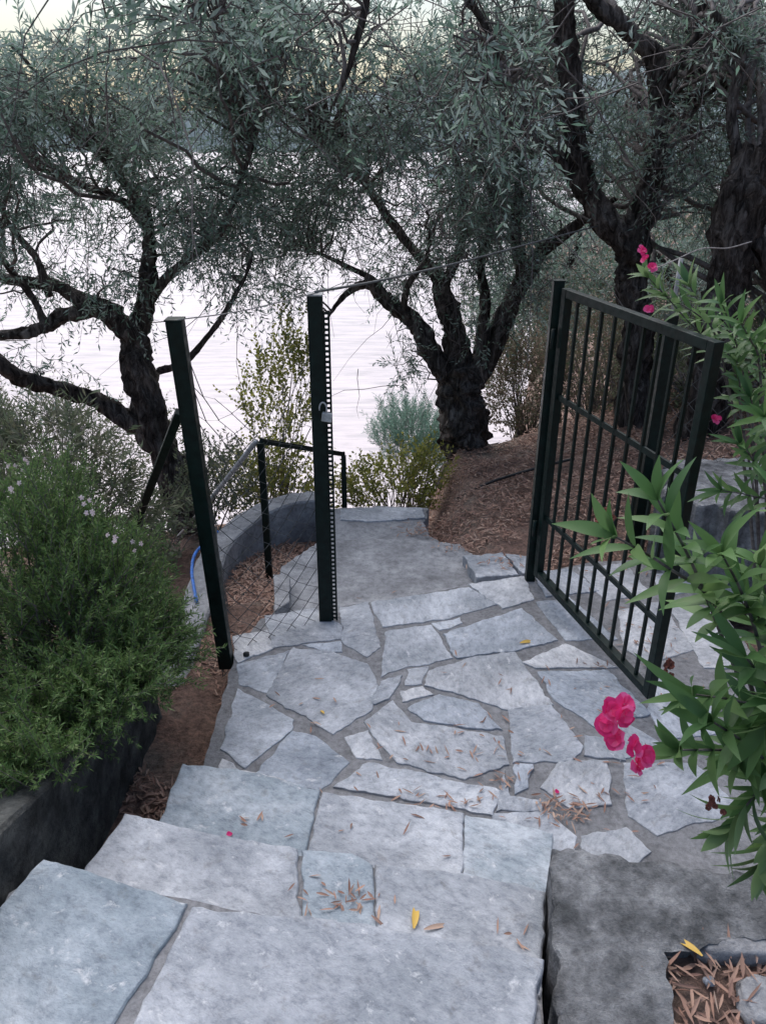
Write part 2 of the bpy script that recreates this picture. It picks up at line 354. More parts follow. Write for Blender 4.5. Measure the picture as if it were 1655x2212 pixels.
# lower concrete steps beyond the gate
st = thing('lower_stairs', (0, 4.3, -.6), 'worn grey concrete steps going down beyond the gate towards the sea', 'stairs')
mb = MB(); prism(mb, [(-.60, 3.15), (-.62, 4.1), (-.42, 4.42), (.1, 4.46), (.5, 4.38), (.62, 4.1), (.9, 3.9), (1.0, 3.6), (.2, 3.3)], -.8, -.17, .012, .02, 3); mb.build('step', M['concrete'], st)
mb = MB(); prism(mb, [(-.40, 4.3), (-.42, 5.25), (.0, 5.3), (.34, 5.27), (.30, 4.95), (.34, 4.8), (.52, 4.5), (.4, 4.3)], -1.1, -.34, .012, .02, 4); mb.build('step', M['concrete'], st)
mb = MB(); prism(mb, [(-.42, 5.1), (-.5, 5.62), (.34, 5.62), (.34, 5.1)], -1.5, -.52, .012, .012, 5); mb.build('step', M['concrete'], st)
mb = MB(); prism(mb, [(-.95, 5.4), (-1.0, 5.95), (.3, 5.95), (.34, 5.5)], -1.8, -.70, .012, .012, 6); mb.build('step', M['concrete'], st)
for pl, za, zb, sd in (([(1000,1200),(1085,1192),(1120,1240),(1030,1247)], -.10, -.3, 9), ([(1090,1195),(1140,1200),(1150,1235),(1128,1238)], -.10, -.3, 10),
                       ([(735,1100),(800,1095),(912,1097),(918,1118),(800,1126),(735,1122)], -.33, -.36, 2)):
    mb = MB(); prism(mb, wp(pl, za), zb, za, .006, .016, sd); mb.build('edge_stone', M['flag'], st)
mb = MB(); q = wp([(590,1240),(625,1238),(625,1300),(594,1320)], -.08); prism(mb, q, -.4, -.08, .006, .006, 8)
tag(mb.build('kerb_block', M['concrete']), 'small pale concrete kerb block beside the lower steps, left of the centre post', 'block')
# stone staircase
st = thing('stone_staircase', (-.2, 1.4, -.1), 'three steps of pale blue-grey stone slabs leading down to the flagstone landing', 'stairs')
def step(z, core, slabs, seed):
    mb = MB(); prism(mb, core, -.2, z-.012, 0, .006, seed); s = mb.build('step', M['mortar'], st)
    for i, pl in enumerate(slabs):
        mb = MB(); prism(mb, wp(pl, z), z-.055, z+random.uniform(-.002, .003), .008, .009, seed*7+i, .003); mb.build('slab', M['slab'] if (i+seed) % 2 else M['flag'], s)
step(.16, [(-.70, 2.06), (.53, 1.77), (.42, 1.3), (-.75, 1.6)], [[(395,1648),(560,1668),(688,1707),(658,1838),(650,1920),(345,1830),(345,1772)],
     [(697,1710),(860,1735),(1000,1757),(992,1935),(662,1920),(666,1840)], [(1006,1760),(1100,1775),(1192,1800),(1186,1990),(998,1940)]], 1)
step(.32, [(-.79, 1.69), (.44, 1.44), (.36, 1.0), (-.86, 1.2)], [[(270,1757),(430,1795),(560,1818),(640,1832),(648,2070),(400,2040),(150,1960),(188,1868)],
     [(653,1836),(760,1842),(803,1866),(815,2080),(655,2065)], [(810,1868),(1000,1885),(1176,1925),(1165,2150),(822,2090)]], 2)
step(.48, [(-.95, 1.33), (-.89, 1.40), (.35, 1.12), (.30, .1), (-.98, .1)], [[(0,1958),(95,1855),(250,1902),(402,1950),(385,1985),(235,2215),(60,2500),(-220,2500)],
     [(418,1958),(560,1975),(700,1985),(880,2015),(1050,2040),(1172,2072),(1155,2130),(1140,2500),(130,2500),(305,2180)]], 3)
mb = MB(); prism(mb, [(-1.0, -1.6), (-1.0, .62), (.34, .40), (.34, -1.6)], -.2, .63, .01, .008, 3); mb.build('step', M['slab'], st)
# ------------------------------------------------------------ walls
def subdiv_wall(name, mat, poly, z0, z1, label, cat_='wall', jit=.012):
    mb = MB(); prism(mb, poly, z0, z1, .014, jit, 5); return tag(mb.build(name, mat), label, cat_)
subdiv_wall('concrete_kerb_wall', M['old_concrete'], [(.375, .2), (.39, 1.04), (.47, 1.515), (.75, 1.47), (1.03, 1.42), (1.9, 1.36), (1.9, 1.12), (1.3, 1.22), (.956, 1.26), (.665, 1.215), (.630, 1.04), (.615, .2)], -.3, .42,
            'low lichen-spotted grey concrete kerb wall turning a corner right of the stone steps', jit=.02)
mb = MB(); prism(mb, [(.60, .1), (.64, 1.25), (1.9, 1.18), (1.9, .1)], -.2, .375, 0, 0); struct(mb.build('planter_soil', M['soil']))
mb = MB(); n = 60; pts = []
for i in range(n+1):
    s = i/n; y = 2.68-s*3.4; zt = .08+.58*min(1, s*2.4); pts.append((-.985, y, zt))
vs = []; fs = []; zl_ = (0, .18, .36, .54, .72, .88, .985, 1)
for x, y, zt in pts:
    for q in zl_:
        z = -.4+(zt+.4)*q; j = .012*noise.noise(Vector((y*3, z*5, 0)))+.012*noise.noise(Vector((y*14, z*16, 4))); vs.append((x+j-(.010 if q == 1 else 0), y, z))
    j = .008*noise.noise(Vector((y*9, 0, 0))); vs += [(x-.20, y, zt+j), (x-.22, y, -.4)]
m_ = len(zl_)+2
for i in range(n): fs += [(i*m_+k, i*m_+k+1, i*m_+m_+k+1, i*m_+m_+k) for k in range(m_-1)]
mb.add(vs, fs)
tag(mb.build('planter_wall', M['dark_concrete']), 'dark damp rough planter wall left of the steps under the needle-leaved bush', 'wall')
mb = MB(); path = catmull([(-1.02, 2.75, -.15, 0), (-1.05, 3.3, -.18, 0), (-1.08, 3.9, -.22, 0), (-1.1, 4.5, -.25, 0), (-.95, 4.95, -.25, 0), (-.72, 5.22, -.25, 0), (-.45, 5.32, -.26, 0)], 8)
vs = []; fs = []; n = len(path)
for i, p in enumerate(path):
    t = Vector((path[min(i+1, n-1)]-path[max(i-1, 0)])[:2]).normalized(); nn = Vector((t.y, -t.x)); w = .09; j = .010*noise.noise(Vector((i*.7, 0, 0)))
    a = Vector(p[:2])+nn*(w+j); b = Vector(p[:2])-nn*(w+j); z = p[2]+j
    vs += [(a.x, a.y, -1.3), (a.x, a.y, z-.012), (a.x-nn.x*.012, a.y-nn.y*.012, z), (b.x+nn.x*.012, b.y+nn.y*.012, z), (b.x, b.y, z-.012), (b.x, b.y, -1.5)]
for i in range(n-1): fs += [(i*6+k, i*6+6+k, i*6+7+k, i*6+k+1) for k in range(5)]
fs += [tuple(range(6)), tuple((n-1)*6+k for k in range(6))[::-1]]; mb.add(vs, fs)
tag(mb.build('curved_wall', M['concrete']), 'low curved concrete wall with a rounded top, beyond the leaning left post', 'wall')
subdiv_wall('terrace_wall', M['old_concrete'], [(1.50, 3.75), (1.70, 4.25), (2.9, 4.4), (3.2, 3.3), (2.2, 3.4)], -.4, .46, 'grey concrete terrace wall behind the open gate at the right', jit=.05)
def rock(name, c, r, label, mat, seed):
    import bmesh
    bm = bmesh.new(); bmesh.ops.create_icosphere(bm, subdivisions=4, radius=1)
    for v in bm.verts:
        p = v.co.copy(); f = 1+.3*noise.noise(p*1.3+Vector((seed, 0, 0)))+.10*noise.noise(p*4+Vector((seed, 0, 0)))
        q = p*f; m_ = max(abs(q.x), abs(q.y), abs(q.z)); q = q*(1-.35)+q/m_*.35*.8
        v.co = Vector((q.x*r[0], q.y*r[1], q.z*r[2]))+Vector(c)
    me = bpy.data.meshes.new(name); bm.to_mesh(me); bm.free(); return tag(link(name, me, mat, None, 0, True), label, 'rock')
rock('rock', P(1585, 2050, z=.39), (.11, .04, .035), 'long grey stone lying in the planter soil against the kerb wall', M['concrete'], 2)
rock('rock', P(1655, 2170, z=.385), (.07, .07, .03), 'flat grey stone at the lower right corner in the dry leaves', M['concrete'], 5)
rock('rock', P(1530, 2120, z=.39), (.014, .012, .010), 'tiny pale pebble among the dry leaves in the planter pocket', M['flag'], 12)
rock('rock', P(532, 1413, z=.01), (.016, .012, .012), 'small dark pebble on the landing beside the leaning left post', M['dark_concrete'], 8)
# ------------------------------------------------------------ posts, gate, railing
b0 = P(490, 1438, z=-.05); t0 = P(378, 692, Y=b0.y)
t = thing('fence_post', b0, 'leaning dark green square post at the left edge of the landing', 'post')
mb = MB(); mb.beam(b0, t0, .062); mb.build('post', M['green'], t, .003)
mb = MB(); mb.beam(t0, t0+Vector((0, 0, .008)), .068); mb.build('cap', M['green'], t, .002)
a, b = P(388, 890, Y=b0.y+.03), P(268, 1200, Y=b0.y+.65)
mb = MB(); mb.beam(a, b, .035); tag(mb.build('brace_strut', M['green'], None, .003), 'slanting dark green brace running down left from the leaning post', 'brace')
b1 = P(709, 1335, z=0); t1 = P(686, 637, Y=b1.y)
t = thing('gate_post', b1, 'tall dark green latch post with perforated edge strip in the middle of the fence', 'post')
mb = MB(); mb.beam(b1-Vector((.012, 0, .1)), t1-Vector((.012, 0, 0)), .062); mb.build('post', M['green'], t, .003)
mb = MB(); mb.beam(t1-Vector((.012, 0, 0)), t1+Vector((-.012, 0, .006)), .066); mb.build('cap', M['steel'], t, .001)
mb = MB(); d = (t1-b1); Lp = d.length; d.normalize()
mb.beam(b1+Vector((.0235, -.02, 0)), t1+Vector((.0235, -.02, -.06)), .009, .003); mb.beam(b1+Vector((.0445, -.02, 0)), t1+Vector((.0445, -.02, -.06)), .009, .003)
k = .01
while k < Lp-.07:
    q = b1+d*k+Vector((.034, -.02, 0)); mb.beam(q, q+d*.0115, .0125, .0028); k += .023
mb.build('perforated_strip', M['green'], t)
pl = P(706, 900, Y=b1.y-.045)
t = thing('padlock', pl, 'small silver padlock hanging open on the latch post', 'padlock')
mb = MB(); mb.beam(pl+Vector((-.003, 0, -.022)), pl+Vector((.003, 0, .018)), .046, .022); mb.build('lock_body', M['steel'], t, .004)
mb = MB(); mb.tube([pl+Vector((-.022+.016*math.cos(a_)+.006, 0, .035+.03*math.sin(a_)+(.0))) for a_ in np.linspace(-.6, math.pi+.2, 14)], [.0035]*14, 8); mb.build('shackle', M['steel'], t, 0, True)
hb = P(1148, 1252, z=0); ht = P(1212, 618, Y=hb.y); ge = P(1397, 1515, z=.03)
gd = Vector((ge.x-hb.x, ge.y-hb.y, 0)); GL = gd.length; gd.normalize(); gz0, gz1 = .06, ht.z
t = thing('gate_post', hb, 'dark green hinge post carrying the open barred gate', 'post')
mb = MB(); mb.beam(hb+Vector((-.01, .012, -.1)), Vector((hb.x-.01, hb.y+.012, gz1+.02)), .05); mb.build('post', M['green'], t, .003)
mb = MB(); mb.beam(Vector((hb.x-.01, hb.y+.012, gz1+.02)), Vector((hb.x-.01, hb.y+.012, gz1+.027)), .055); mb.build('cap', M['green'], t, .002)
for zz in (.3, 1.3):
    mb = MB(); q = hb+gd*.035+Vector((-.035, -.02, zz)); mb.tube([q, q+Vector((0, 0, .09))], [.011, .011], 10); mb.build('hinge', M['green'], t, 0, True)
t = thing('metal_gate', hb+gd*.05, 'dark green metal gate of vertical bars standing open at the right of the landing', 'gate')
g0 = hb+gd*.065; g0.z = 0; g1 = hb+gd*GL; g1.z = 0; Z_ = lambda p, z: Vector((p.x, p.y, z))
for p in (g0, g1):
    mb = MB(); mb.beam(Z_(p, gz0), Z_(p, gz1), .04, .04, gd); mb.build('stile', M['green'], t, .003)
for nm, z in (('bottom_rail', gz0+.02), ('top_rail', gz1-.02)):
    mb = MB(); mb.beam(Z_(g0+gd*.0205, z), Z_(g1-gd*.0205, z), .038, .038, (0, 0, 1)); mb.build(nm, M['green'], t, .003)
for z in (.42, 1.07):
    mb = MB(); mb.beam(Z_(g0+gd*.0205, z), Z_(g1-gd*.0205, z), .026, .012, (0, 0, 1)); mb.build('cross_rail', M['green'], t, .001)
NB = 9
for i in range(NB):
    p = g0+gd*((g1-g0).length*(i+1)/(NB+1)); mb = MB(); mb.beam(Z_(p, gz0+.04), Z_(p, gz1-.04), .013, .0135, gd); mb.build('bar', M['green'], t, .001)
fp = Vector((1.56, 4.2, float(HT(1.56, 4.2))))
t = thing('fence_post', fp, 'dark green post with a thin pale pole on top, behind the open gate', 'post')
mb = MB(); mb.beam(fp-Vector((0, 0, .3)), Vector((fp.x, fp.y, 1.33)), .06); mb.build('post', M['green'], t, .003)
mb = MB(); mb.tube([Vector((fp.x, fp.y, 1.33)), Vector((fp.x, fp.y, 1.62))], [.012, .012], 8); mb.build('pole_extension', M['steel'], t, 0, True)
r0 = P(580, 1222, z=-.32); r1 = P(563, 956, Y=r0.y); r2 = P(742, 984, Y=5.35)
t = thing('stair_railing', r0, 'thin dark green metal railing following the lower steps, left of them', 'railing')
mb = MB(); mb.beam(r0-Vector((0, 0, .2)), r1, .042); mb.build('post', M['green'], t, .003)
mb = MB(); mb.beam(Vector((r2.x, r2.y, -.9)), r2, .035); mb.build('post', M['green'], t, .003)
q = r2+Vector((-.03, .45, -.3)); mb = MB(); mb.beam(Vector((q.x, q.y, -1.4)), q, .035); mb.build('post', M['green'], t, .003)
mb = MB(); mb.beam(r1+Vector((0, 0, .01)), r2+Vector((0, 0, .01)), .035, .02, (0, 0, 1)); mb.beam(r2+Vector((0, .02, .009)), q+Vector((0, 0, .01)), .03, .02, (0, 0, 1)); mb.build('top_rail', M['green'], t, .002)
e = P(448, 1088, Y=5.2); mb = MB(); mb.tube([r1+Vector((-.03, .02, 0)), e, e+(e-r1)*.8], [.016]*3, 8); mb.build('sloping_handrail', M['steel'], t, 0, True)
# chain link
def chainlink(name, A, B, zb, topf, ap, label, group=None, rad=.0022, hh=1.4):
    W = (Vector(B[:2])-Vector(A[:2])).length; nc = int(W/ap); nr = int(hh/ap); L_ = []
    for i in range(nc):
        pts = []
        for k in range(nr+1):
            s = (i+(1.03 if (k+i) % 2 else -.03))/nc; s = min(max(s, 0), 1)
            zt = topf(s); zz = zb+(zt-zb)*k/nr
            p = Vector(A).lerp(Vector(B), s); w = noise.noise(Vector((s*3, zz*3, 1)))*.04
            pts.append((p.x+w*.5, p.y+w+(.003 if k % 2 else -.003), zz+.5*w))
        L_.append(pts)
    V, F = tubes(np.array(L_), rad, 4)
    return tag(npmesh(name, V, F, M['galv']), label, 'fence', group)
chainlink('chain_link_fence', (b0.x-.02, b0.y+.02, 0), (b1.x-.045, b1.y-.01, 0), -.12, lambda s: 1.42-.20*math.sin(math.pi*s**.8)-.08*s, .049, 'sagging chain-link mesh stretched between the leaning post and the latch post')
chainlink('chain_link_fence', (b0.x-.03, b0.y+.03, 0), (b0.x-.18, b0.y+.9, 0), -.4, lambda s: .95-1.0*s, .05, 'crumpled chain-link mesh falling away left of the leaning post')
chainlink('chain_link_fence', (1.62, 4.2, 0), (3.4, 4.35, 0), .45, lambda s: 1.42, .06, 'chain-link mesh fence behind the pink oleander at the right edge', hh=1.0)
def wire(name, pts, r, mat, label, cat_, sides=6):
    c = catmull([tuple(p)+(0,) for p in pts], 8); mb = MB(); mb.tube([v[:3] for v in c], [r]*len(c), sides)
    return tag(mb.build(name, mat, None, 0, True), label, cat_)
wire('wire', [P(330, 697, Y=3.2), t0+Vector((0, -.02, .005)), P(520, 672, Y=3.05), t1+Vector((-.01, -.02, .01))], .0025, M['rope'], 'thin wire joining the tops of the two left posts', 'wire')
wire('wire', [t1+Vector((-.01, 0, .012)), P(820, 606, Y=3.9), P(1000, 565, Y=4.7), P(1130, 530, Y=5.4), P(1290, 488, Y=6.2)], .006, M['galv'], 'long wire from the latch post up to the right olive trunk', 'wire')
wire('rope', [P(1385, 592, Y=4.3), P(1450, 565, Y=4.6), P(1515, 537, Y=4.9), P(1570, 536, Y=5.1), P(1622, 522, Y=5.3)], .004, M['rope'], 'pale slack rope from the pale-topped post to the far right trunk', 'rope')
wire('garden_hose', [P(470, 1148, z=-.13), P(440, 1175, z=-.13), P(420, 1200, z=-.15), P(415, 1240, z=-.17), P(425, 1300, z=-.19)], .010, M['blue'], 'bright blue hose lying over the curved wall behind the leaning post', 'hose')
pts = []
for px, py in ((985, 1078), (1050, 1045), (1110, 1025), (1170, 1008), (1240, 990)):
    z = -.3
    for _ in range(8):
        p = P(px, py, z=z); z = HN(p.x, p.y)+.03
    pts.append(P(px, py, z=z+.02))
wire('irrigation_pipe', pts, .012, M['black'], 'black irrigation pipe lying on the brown slope left of the gate', 'pipe')
# ------------------------------------------------------------ trees
def sc(px, py, Y): return Y/(1660*(CT+(1106-py)/1660*ST))
def shoot_pts(ells, clump=.0, cs=1.6, seed=0):
    out = []
    for (px, py, Y, rx, ry, rY, n) in ells:
        c = P(px, py, Y=Y); s = sc(px, py, Y); k = 0; tries = 0
        while k < n and tries < n*12:
            tries += 1; v = Vector(rng.normal(size=3)).normalized()*random.random()**.36
            p = c+Vector((v.x*rx*s, v.y*rY, v.z*ry*s))
            if noise.noise(p*cs+Vector((seed, 0, 0)))+.5*noise.noise(p*cs*2.7) < clump: continue
            out.append(p); k += 1
    return np.array([tuple(p) for p in out])
def limb(mb, L_, sides=10, gn=.28, seed=0):
    pts = []
    for q in L_: p = P(q[0], q[1], Y=q[2]); pts.append((p.x, p.y, p.z, q[3]))
    c = catmull(pts, 8)
    for i in range(len(c)):
        q = Vector(c[i][:3]); j = noise.noise_vector(q*2.6+Vector((seed, 0, 0)))*min(c[i][3], .08)*.8; c[i][:3] += np.array(j)
    mb.tube([v[:3] for v in c], [max(v[3], .004) for v in c], sides, gn, seed); return c
def tree(label, trunk, limbs, ells, mat, nsec=150, nl=16, leaf=(.057, .0135), clump=.0, ntw=0, seed=0, droop=.3, slen=.34, name='olive_tree', group=None, spread=1.0):
    b = P(trunk[0][0], trunk[0][1], Y=trunk[0][2]); t = thing(name, b, label, 'tree', group)
    mb = MB(); c = limb(mb, trunk, 26, .6, seed); tk = mb.build('trunk', M['bark'], t, 0, True); nodes = [c[len(c)//2:, :3]]
    for i, l in enumerate(limbs):
        mb = MB(); c = limb(mb, l, 16, .5, seed+i+1); mb.build('limb', M['bark'], t, 0, True); nodes.append(c[:, :3])
    nodes = np.concatenate(nodes); B = shoot_pts(ells, clump, 1.6, seed)
    tg = B[rng.choice(len(B), min(nsec, len(B)), replace=False)]
    K = 9; s = np.linspace(0, 1, K)[:, None]; lines = []
    for p in tg:
        d = np.linalg.norm(nodes-p, axis=1)+.5*np.maximum(0, nodes[:, 2]-p[2]); a = nodes[np.argmin(d+rng.uniform(0, .4, len(d)))]
        w = rng.normal(size=3)*.12*np.linalg.norm(p-a); ln = a+(p-a)*s+w*np.sin(np.pi*s)+np.array([0, 0, .25])*np.sin(np.pi*s)*np.linalg.norm(p-a)*.4
        ln[1:] += rng.normal(size=(K-1, 3))*.018; lines.append(ln)
    lines = np.array(lines); lens = np.linalg.norm(lines[:, -1]-lines[:, 0], axis=1)[:, None]
    R = (.005+.009*np.clip(lens, 0, 2))*(1-.8*np.linspace(0, 1, K)[None, :])+.0012
    parts = [tubes(lines, R, 5)]
    cen = B.mean(0); D = nrm(nrm(B-cen)*.5+rdir(len(B))*.9+np.array([0, 0, .05]))
    lf, stm = shoots(B, D, slen, nl, leaf[0], leaf[1], droop, spread)
    parts.append(tubes(stm, np.linspace(.0024, .001, 4)[None, :], 3))
    if ntw:
        Bt = B[rng.integers(0, len(B), ntw)]+rng.normal(size=(ntw, 3))*.15; Dt = rdir(ntw); kk = 6; ss = np.linspace(0, 1, kk)[None, :, None]; ll = rng.uniform(.4, 1.1, ntw)[:, None, None]
        T = Bt[:, None]+Dt[:, None]*ll*ss+nrm(rng.normal(size=(ntw, 1, 3)))*ll*.25*ss**2+rng.normal(size=(ntw, kk, 3))*.022+np.array([0, 0, -.2])*ll*ss**2
        parts.append(tubes(T, np.linspace(.0042, .0012, kk)[None, :], 3))
    npmesh('twigs', *cat(parts), M['twig'], t); npmesh('crown', *lf, M[mat], t)
    return t
tree('gnarled olive tree at the left with long limbs reaching left over the water',
 [(420,1190,6.0,.15),(390,1090,6,.13),(355,970,6,.12),(325,870,6,.115),(298,780,6,.115),(278,700,6,.115)],
 [[(335,940,6,.09),(280,900,6,.08),(200,862,5.9,.065),(110,830,5.7,.055),(40,808,5.5,.05),(-30,760,5.4,.045),(-150,700,5.3,.03)],
  [(285,715,6,.085),(215,672,6,.072),(140,680,5.9,.055),(90,708,5.85,.048),(40,722,5.8,.04),(-60,730,5.6,.03)],
  [(265,690,6,.07),(200,655,6,.06),(120,625,6.1,.05),(40,605,6.2,.04),(-60,590,6.3,.03)],
  [(285,720,6,.09),(318,640,6,.07),(325,560,6.05,.055),(318,480,6.1,.04),(270,400,6.2,.028),(200,320,6.2,.018)],
  [(318,650,6,.04),(370,590,5.9,.032),(430,540,5.85,.028),(480,495,5.8,.022),(520,390,5.8,.015),(560,270,5.8,.01)],
  [(345,800,6,.03),(400,780,5.9,.025),(450,725,5.85,.02),(490,670,5.8,.018),(530,600,5.8,.012),(545,560,5.8,.008)],
  [(320,500,6.05,.035),(270,440,6.1,.03),(180,400,6.2,.025),(100,370,6.3,.02),(60,360,6.3,.01)],
  [(110,640,6,.03),(80,560,6.1,.025),(30,500,6.1,.02),(-10,420,6.2,.012)],
  [(100,700,5.9,.03),(70,640,5.9,.025),(10,560,5.8,.02),(-30,500,5.8,.01)]],
 [(130,270,6.2,240,110,1.0,520),(430,300,6.3,190,170,1,600),(90,440,6,170,100,.8,240),(440,470,6,150,100,.7,270),(440,90,5.2,210,130,.9,350),(20,330,5.6,110,150,.8,190),(230,600,6,120,50,.5,60),(60,580,6,100,60,.5,70),(490,640,5.9,60,70,.4,32),(140,770,5.8,120,40,.4,22),(60,150,5.2,150,60,.8,80),(240,150,5.6,110,50,.6,60)],
 'olive', 230, clump=.0, ntw=180, seed=11)
tree('stout central olive tree with a swollen bole and forked limbs beside the brown slope',
 [(1015,1030,7,.32),(1008,980,7,.23),(1003,930,7,.20),(1000,880,7,.185),(1000,830,7,.17),(1000,785,7,.14)],
 [[(985,870,7,.11),(950,785,7,.095),(905,722,7,.082),(862,672,7,.068),(825,640,6.95,.055),(790,615,6.9,.042),(755,628,6.85,.026),(725,660,6.8,.016),(705,690,6.8,.008)],
  [(840,650,6.95,.03),(800,600,6.9,.025),(740,570,6.9,.018),(680,545,6.8,.012),(620,540,6.8,.006)],
  [(998,810,7,.12),(978,730,7,.105),(962,665,7.05,.09),(952,605,7.1,.075),(905,560,7.1,.045),(855,490,7.1,.035),(780,390,7,.028),(700,300,6.8,.018)],
  [(955,620,7.1,.05),(990,530,7.1,.04),(1000,420,7.1,.035),(960,260,7,.02)],
  [(1020,820,7,.11),(1068,735,7,.09),(1108,665,7,.08),(1135,590,7,.07),(1200,525,6.95,.05),(1255,478,6.9,.036),(1330,430,6.8,.02)],
  [(1130,610,7,.055),(1118,490,7,.045),(1120,360,7,.04),(1080,220,6.9,.025)],
  [(1030,780,7,.055),(1048,670,7,.048),(1040,570,7,.04),(1065,450,7,.03),(1020,320,7,.02)],
  [(870,690,7,.03),(880,620,6.9,.025),(920,560,6.9,.02),(930,480,6.9,.012)]],
 [(900,350,7,270,200,1.2,820),(720,170,6.2,280,190,1.1,620),(1080,430,7,130,140,.8,320),(640,450,6.8,130,100,.7,260),(860,760,6.6,45,60,.25,26),(920,590,7,110,60,.5,80),(1040,110,6.6,180,140,.8,320),(1000,690,6.9,90,60,.4,25),(640,590,6.7,110,45,.4,36),(1150,620,6.8,70,70,.4,50)],
 'olive', 260, clump=.0, ntw=800, seed=23)
tree('tall dark olive tree behind the gate whose trunk splits into two thick upright limbs',
 [(1385,1000,6.3,.17),(1375,850,6.3,.12),(1372,740,6.3,.11),(1370,640,6.3,.11),(1362,560,6.3,.12),(1352,500,6.3,.135)],
 [[(1355,520,6.3,.11),(1300,465,6.3,.095),(1265,390,6.3,.08),(1248,290,6.3,.075),(1240,190,6.25,.08),(1225,80,6.2,.068),(1205,-20,6.1,.06),(1180,-160,6,.05)],
  [(1368,530,6.3,.10),(1398,440,6.3,.082),(1408,340,6.3,.072),(1425,240,6.3,.063),(1415,140,6.2,.063),(1360,70,6.2,.055),(1290,10,6.1,.045),(1230,-80,6,.04)],
  [(1418,200,6.25,.05),(1460,130,6.2,.042),(1500,80,6.2,.034),(1520,-20,6.1,.03)],
  [(1255,420,6.3,.035),(1200,340,6.3,.03),(1130,280,6.3,.025),(1060,250,6.3,.015)],
  [(1430,230,6.3,.03),(1520,200,6.4,.025),(1600,140,6.4,.015)]],
 [(1350,60,8.2,330,150,1.0,460),(1170,260,7.6,130,180,.7,240),(1540,250,8,190,200,.9,450),(1320,330,8.6,150,160,.8,280),(1130,60,6.2,110,100,.5,100),(1540,60,6.0,120,70,.5,80),(1330,250,6.2,60,120,.3,60),(1480,330,6.1,80,120,.3,80)],
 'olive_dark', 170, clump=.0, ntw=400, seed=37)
tree('thick dark leaning olive trunk at the far right edge above the oleander',
 [(1510,1000,5.7,.17),(1530,820,5.7,.13),(1550,680,5.7,.12),(1578,560,5.7,.125),(1612,430,5.7,.14),(1650,320,5.7,.125)],
 [[(1625,400,5.7,.11),(1680,280,5.7,.10),(1740,140,5.7,.09),(1790,0,5.6,.07)],
  [(1600,480,5.7,.05),(1655,540,5.6,.06),(1680,640,5.6,.07),(1690,760,5.6,.08),(1700,900,5.6,.10)],
  [(1600,400,5.7,.045),(1580,230,5.8,.032),(1600,120,5.8,.025),(1540,30,5.8,.02)]],
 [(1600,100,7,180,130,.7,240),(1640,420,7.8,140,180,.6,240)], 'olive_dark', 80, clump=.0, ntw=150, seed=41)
for i, (px, py, Y, rx, ry, lab) in enumerate([(1180, 560, 11.5, 170, 150, 'dim olive tree down the slope, between the central and the tall right trunk'),
        (1480, 560, 10.5, 170, 190, 'dim olive tree down the slope, seen between the two right-hand trunks'),
        (1640, 560, 12.5, 200, 260, 'dim olive tree farthest right, behind the leaning trunk'), (1330, 380, 14, 230, 150, 'high distant olive crown seen behind the split trunk')]):
    gx = P(px, 900, Y=Y); g = float(HT(gx.x, Y)); pb = 900
    while P(px, pb, Y=Y).z > g and pb < 1600: pb += 10
    tree(lab, [(px, pb, Y, .14), (px+10, (pb+py)/2, Y, .11), (px, py+60, Y, .09)],
         [[(px, py+80, Y, .07), (px-60, py, Y, .045), (px-90, py-90, Y, .02)], [(px, py+80, Y, .07), (px+60, py-10, Y, .045), (px+80, py-100, Y, .02)]],
         [(px, py, Y, rx, ry, 1.6, 560), (px-40, py+90, Y-.5, rx*.8, ry*.5, 1, 150)], 'olive', 50, 14, (.09, .02), -.02, 60, 50+i, slen=.5)
tree('overhanging olive branches with larger leaves dipping in from the top edge of the picture',
 [(-900, 1300, 2.6, .15), (-700, 500, 2.9, .13), (-300, -100, 3.2, .10), (200, -220, 3.4, .07)],
 [[(200,-220,3.4,.06),(600,-260,3.5,.045),(1000,-200,3.6,.035),(1300,-180,3.7,.02)],[(300,-230,3.4,.03),(400,-80,3.3,.015),(480,20,3.2,.008)],
  [(900,-210,3.6,.02),(980,-50,3.6,.015),(1060,80,3.6,.01),(1090,180,3.6,.006)],[(700,-240,3.5,.02),(790,-60,3.5,.015),(760,130,3.5,.01),(720,230,3.5,.006)]],
 [(430,20,3.2,120,80,.3,46),(1040,110,3.6,90,130,.3,40),(1100,220,3.7,70,80,.3,18),(280,-40,3.3,130,40,.3,10),(700,40,3.6,150,80,.3,20),(1400,0,3.7,200,40,.3,15)], 'olive', 60, clump=-.3, ntw=50, seed=71)
# ------------------------------------------------------------ shrubs
def shrub(name, label, base, ells, mat, nl, leaf, slen, nstem=40, droop=.05, up=.6, clump=-.3, cat_='bush', spread=1., group=None):
    t = thing(name, base, label, cat_, group); B = shoot_pts(ells, clump, 3, len(label))
    D = nrm(rdir(len(B))*.5+np.array([0, 0, up])+nrm(B-B.mean(0))*.5)
    lf, stm = shoots(B, D, slen, nl, leaf[0], leaf[1], droop, spread)
    tg = B[rng.choice(len(B), min(nstem, len(B)), replace=False)]; K = 6; s = np.linspace(0, 1, K)[None, :, None]
    a = np.array(base)+rng.normal(size=(len(tg), 3))*[.05, .05, 0]
    ln = a[:, None]+(tg-a)[:, None]*s+np.array([0, 0, .1])*np.sin(np.pi*s)+rng.normal(size=(len(tg), K, 3))*.01
    npmesh('stems', *cat([tubes(ln, np.linspace(.008, .002, K)[None, :], 4), tubes(stm, np.linspace(.002, .0008, 4)[None, :], 3)]), M['twig'], t)
    npmesh('foliage', *lf, M[mat], t); return t, B
def ground(px, Y): x = P(px, 1000, Y=Y).x; return Vector((x, Y, float(HT(x, Y))))
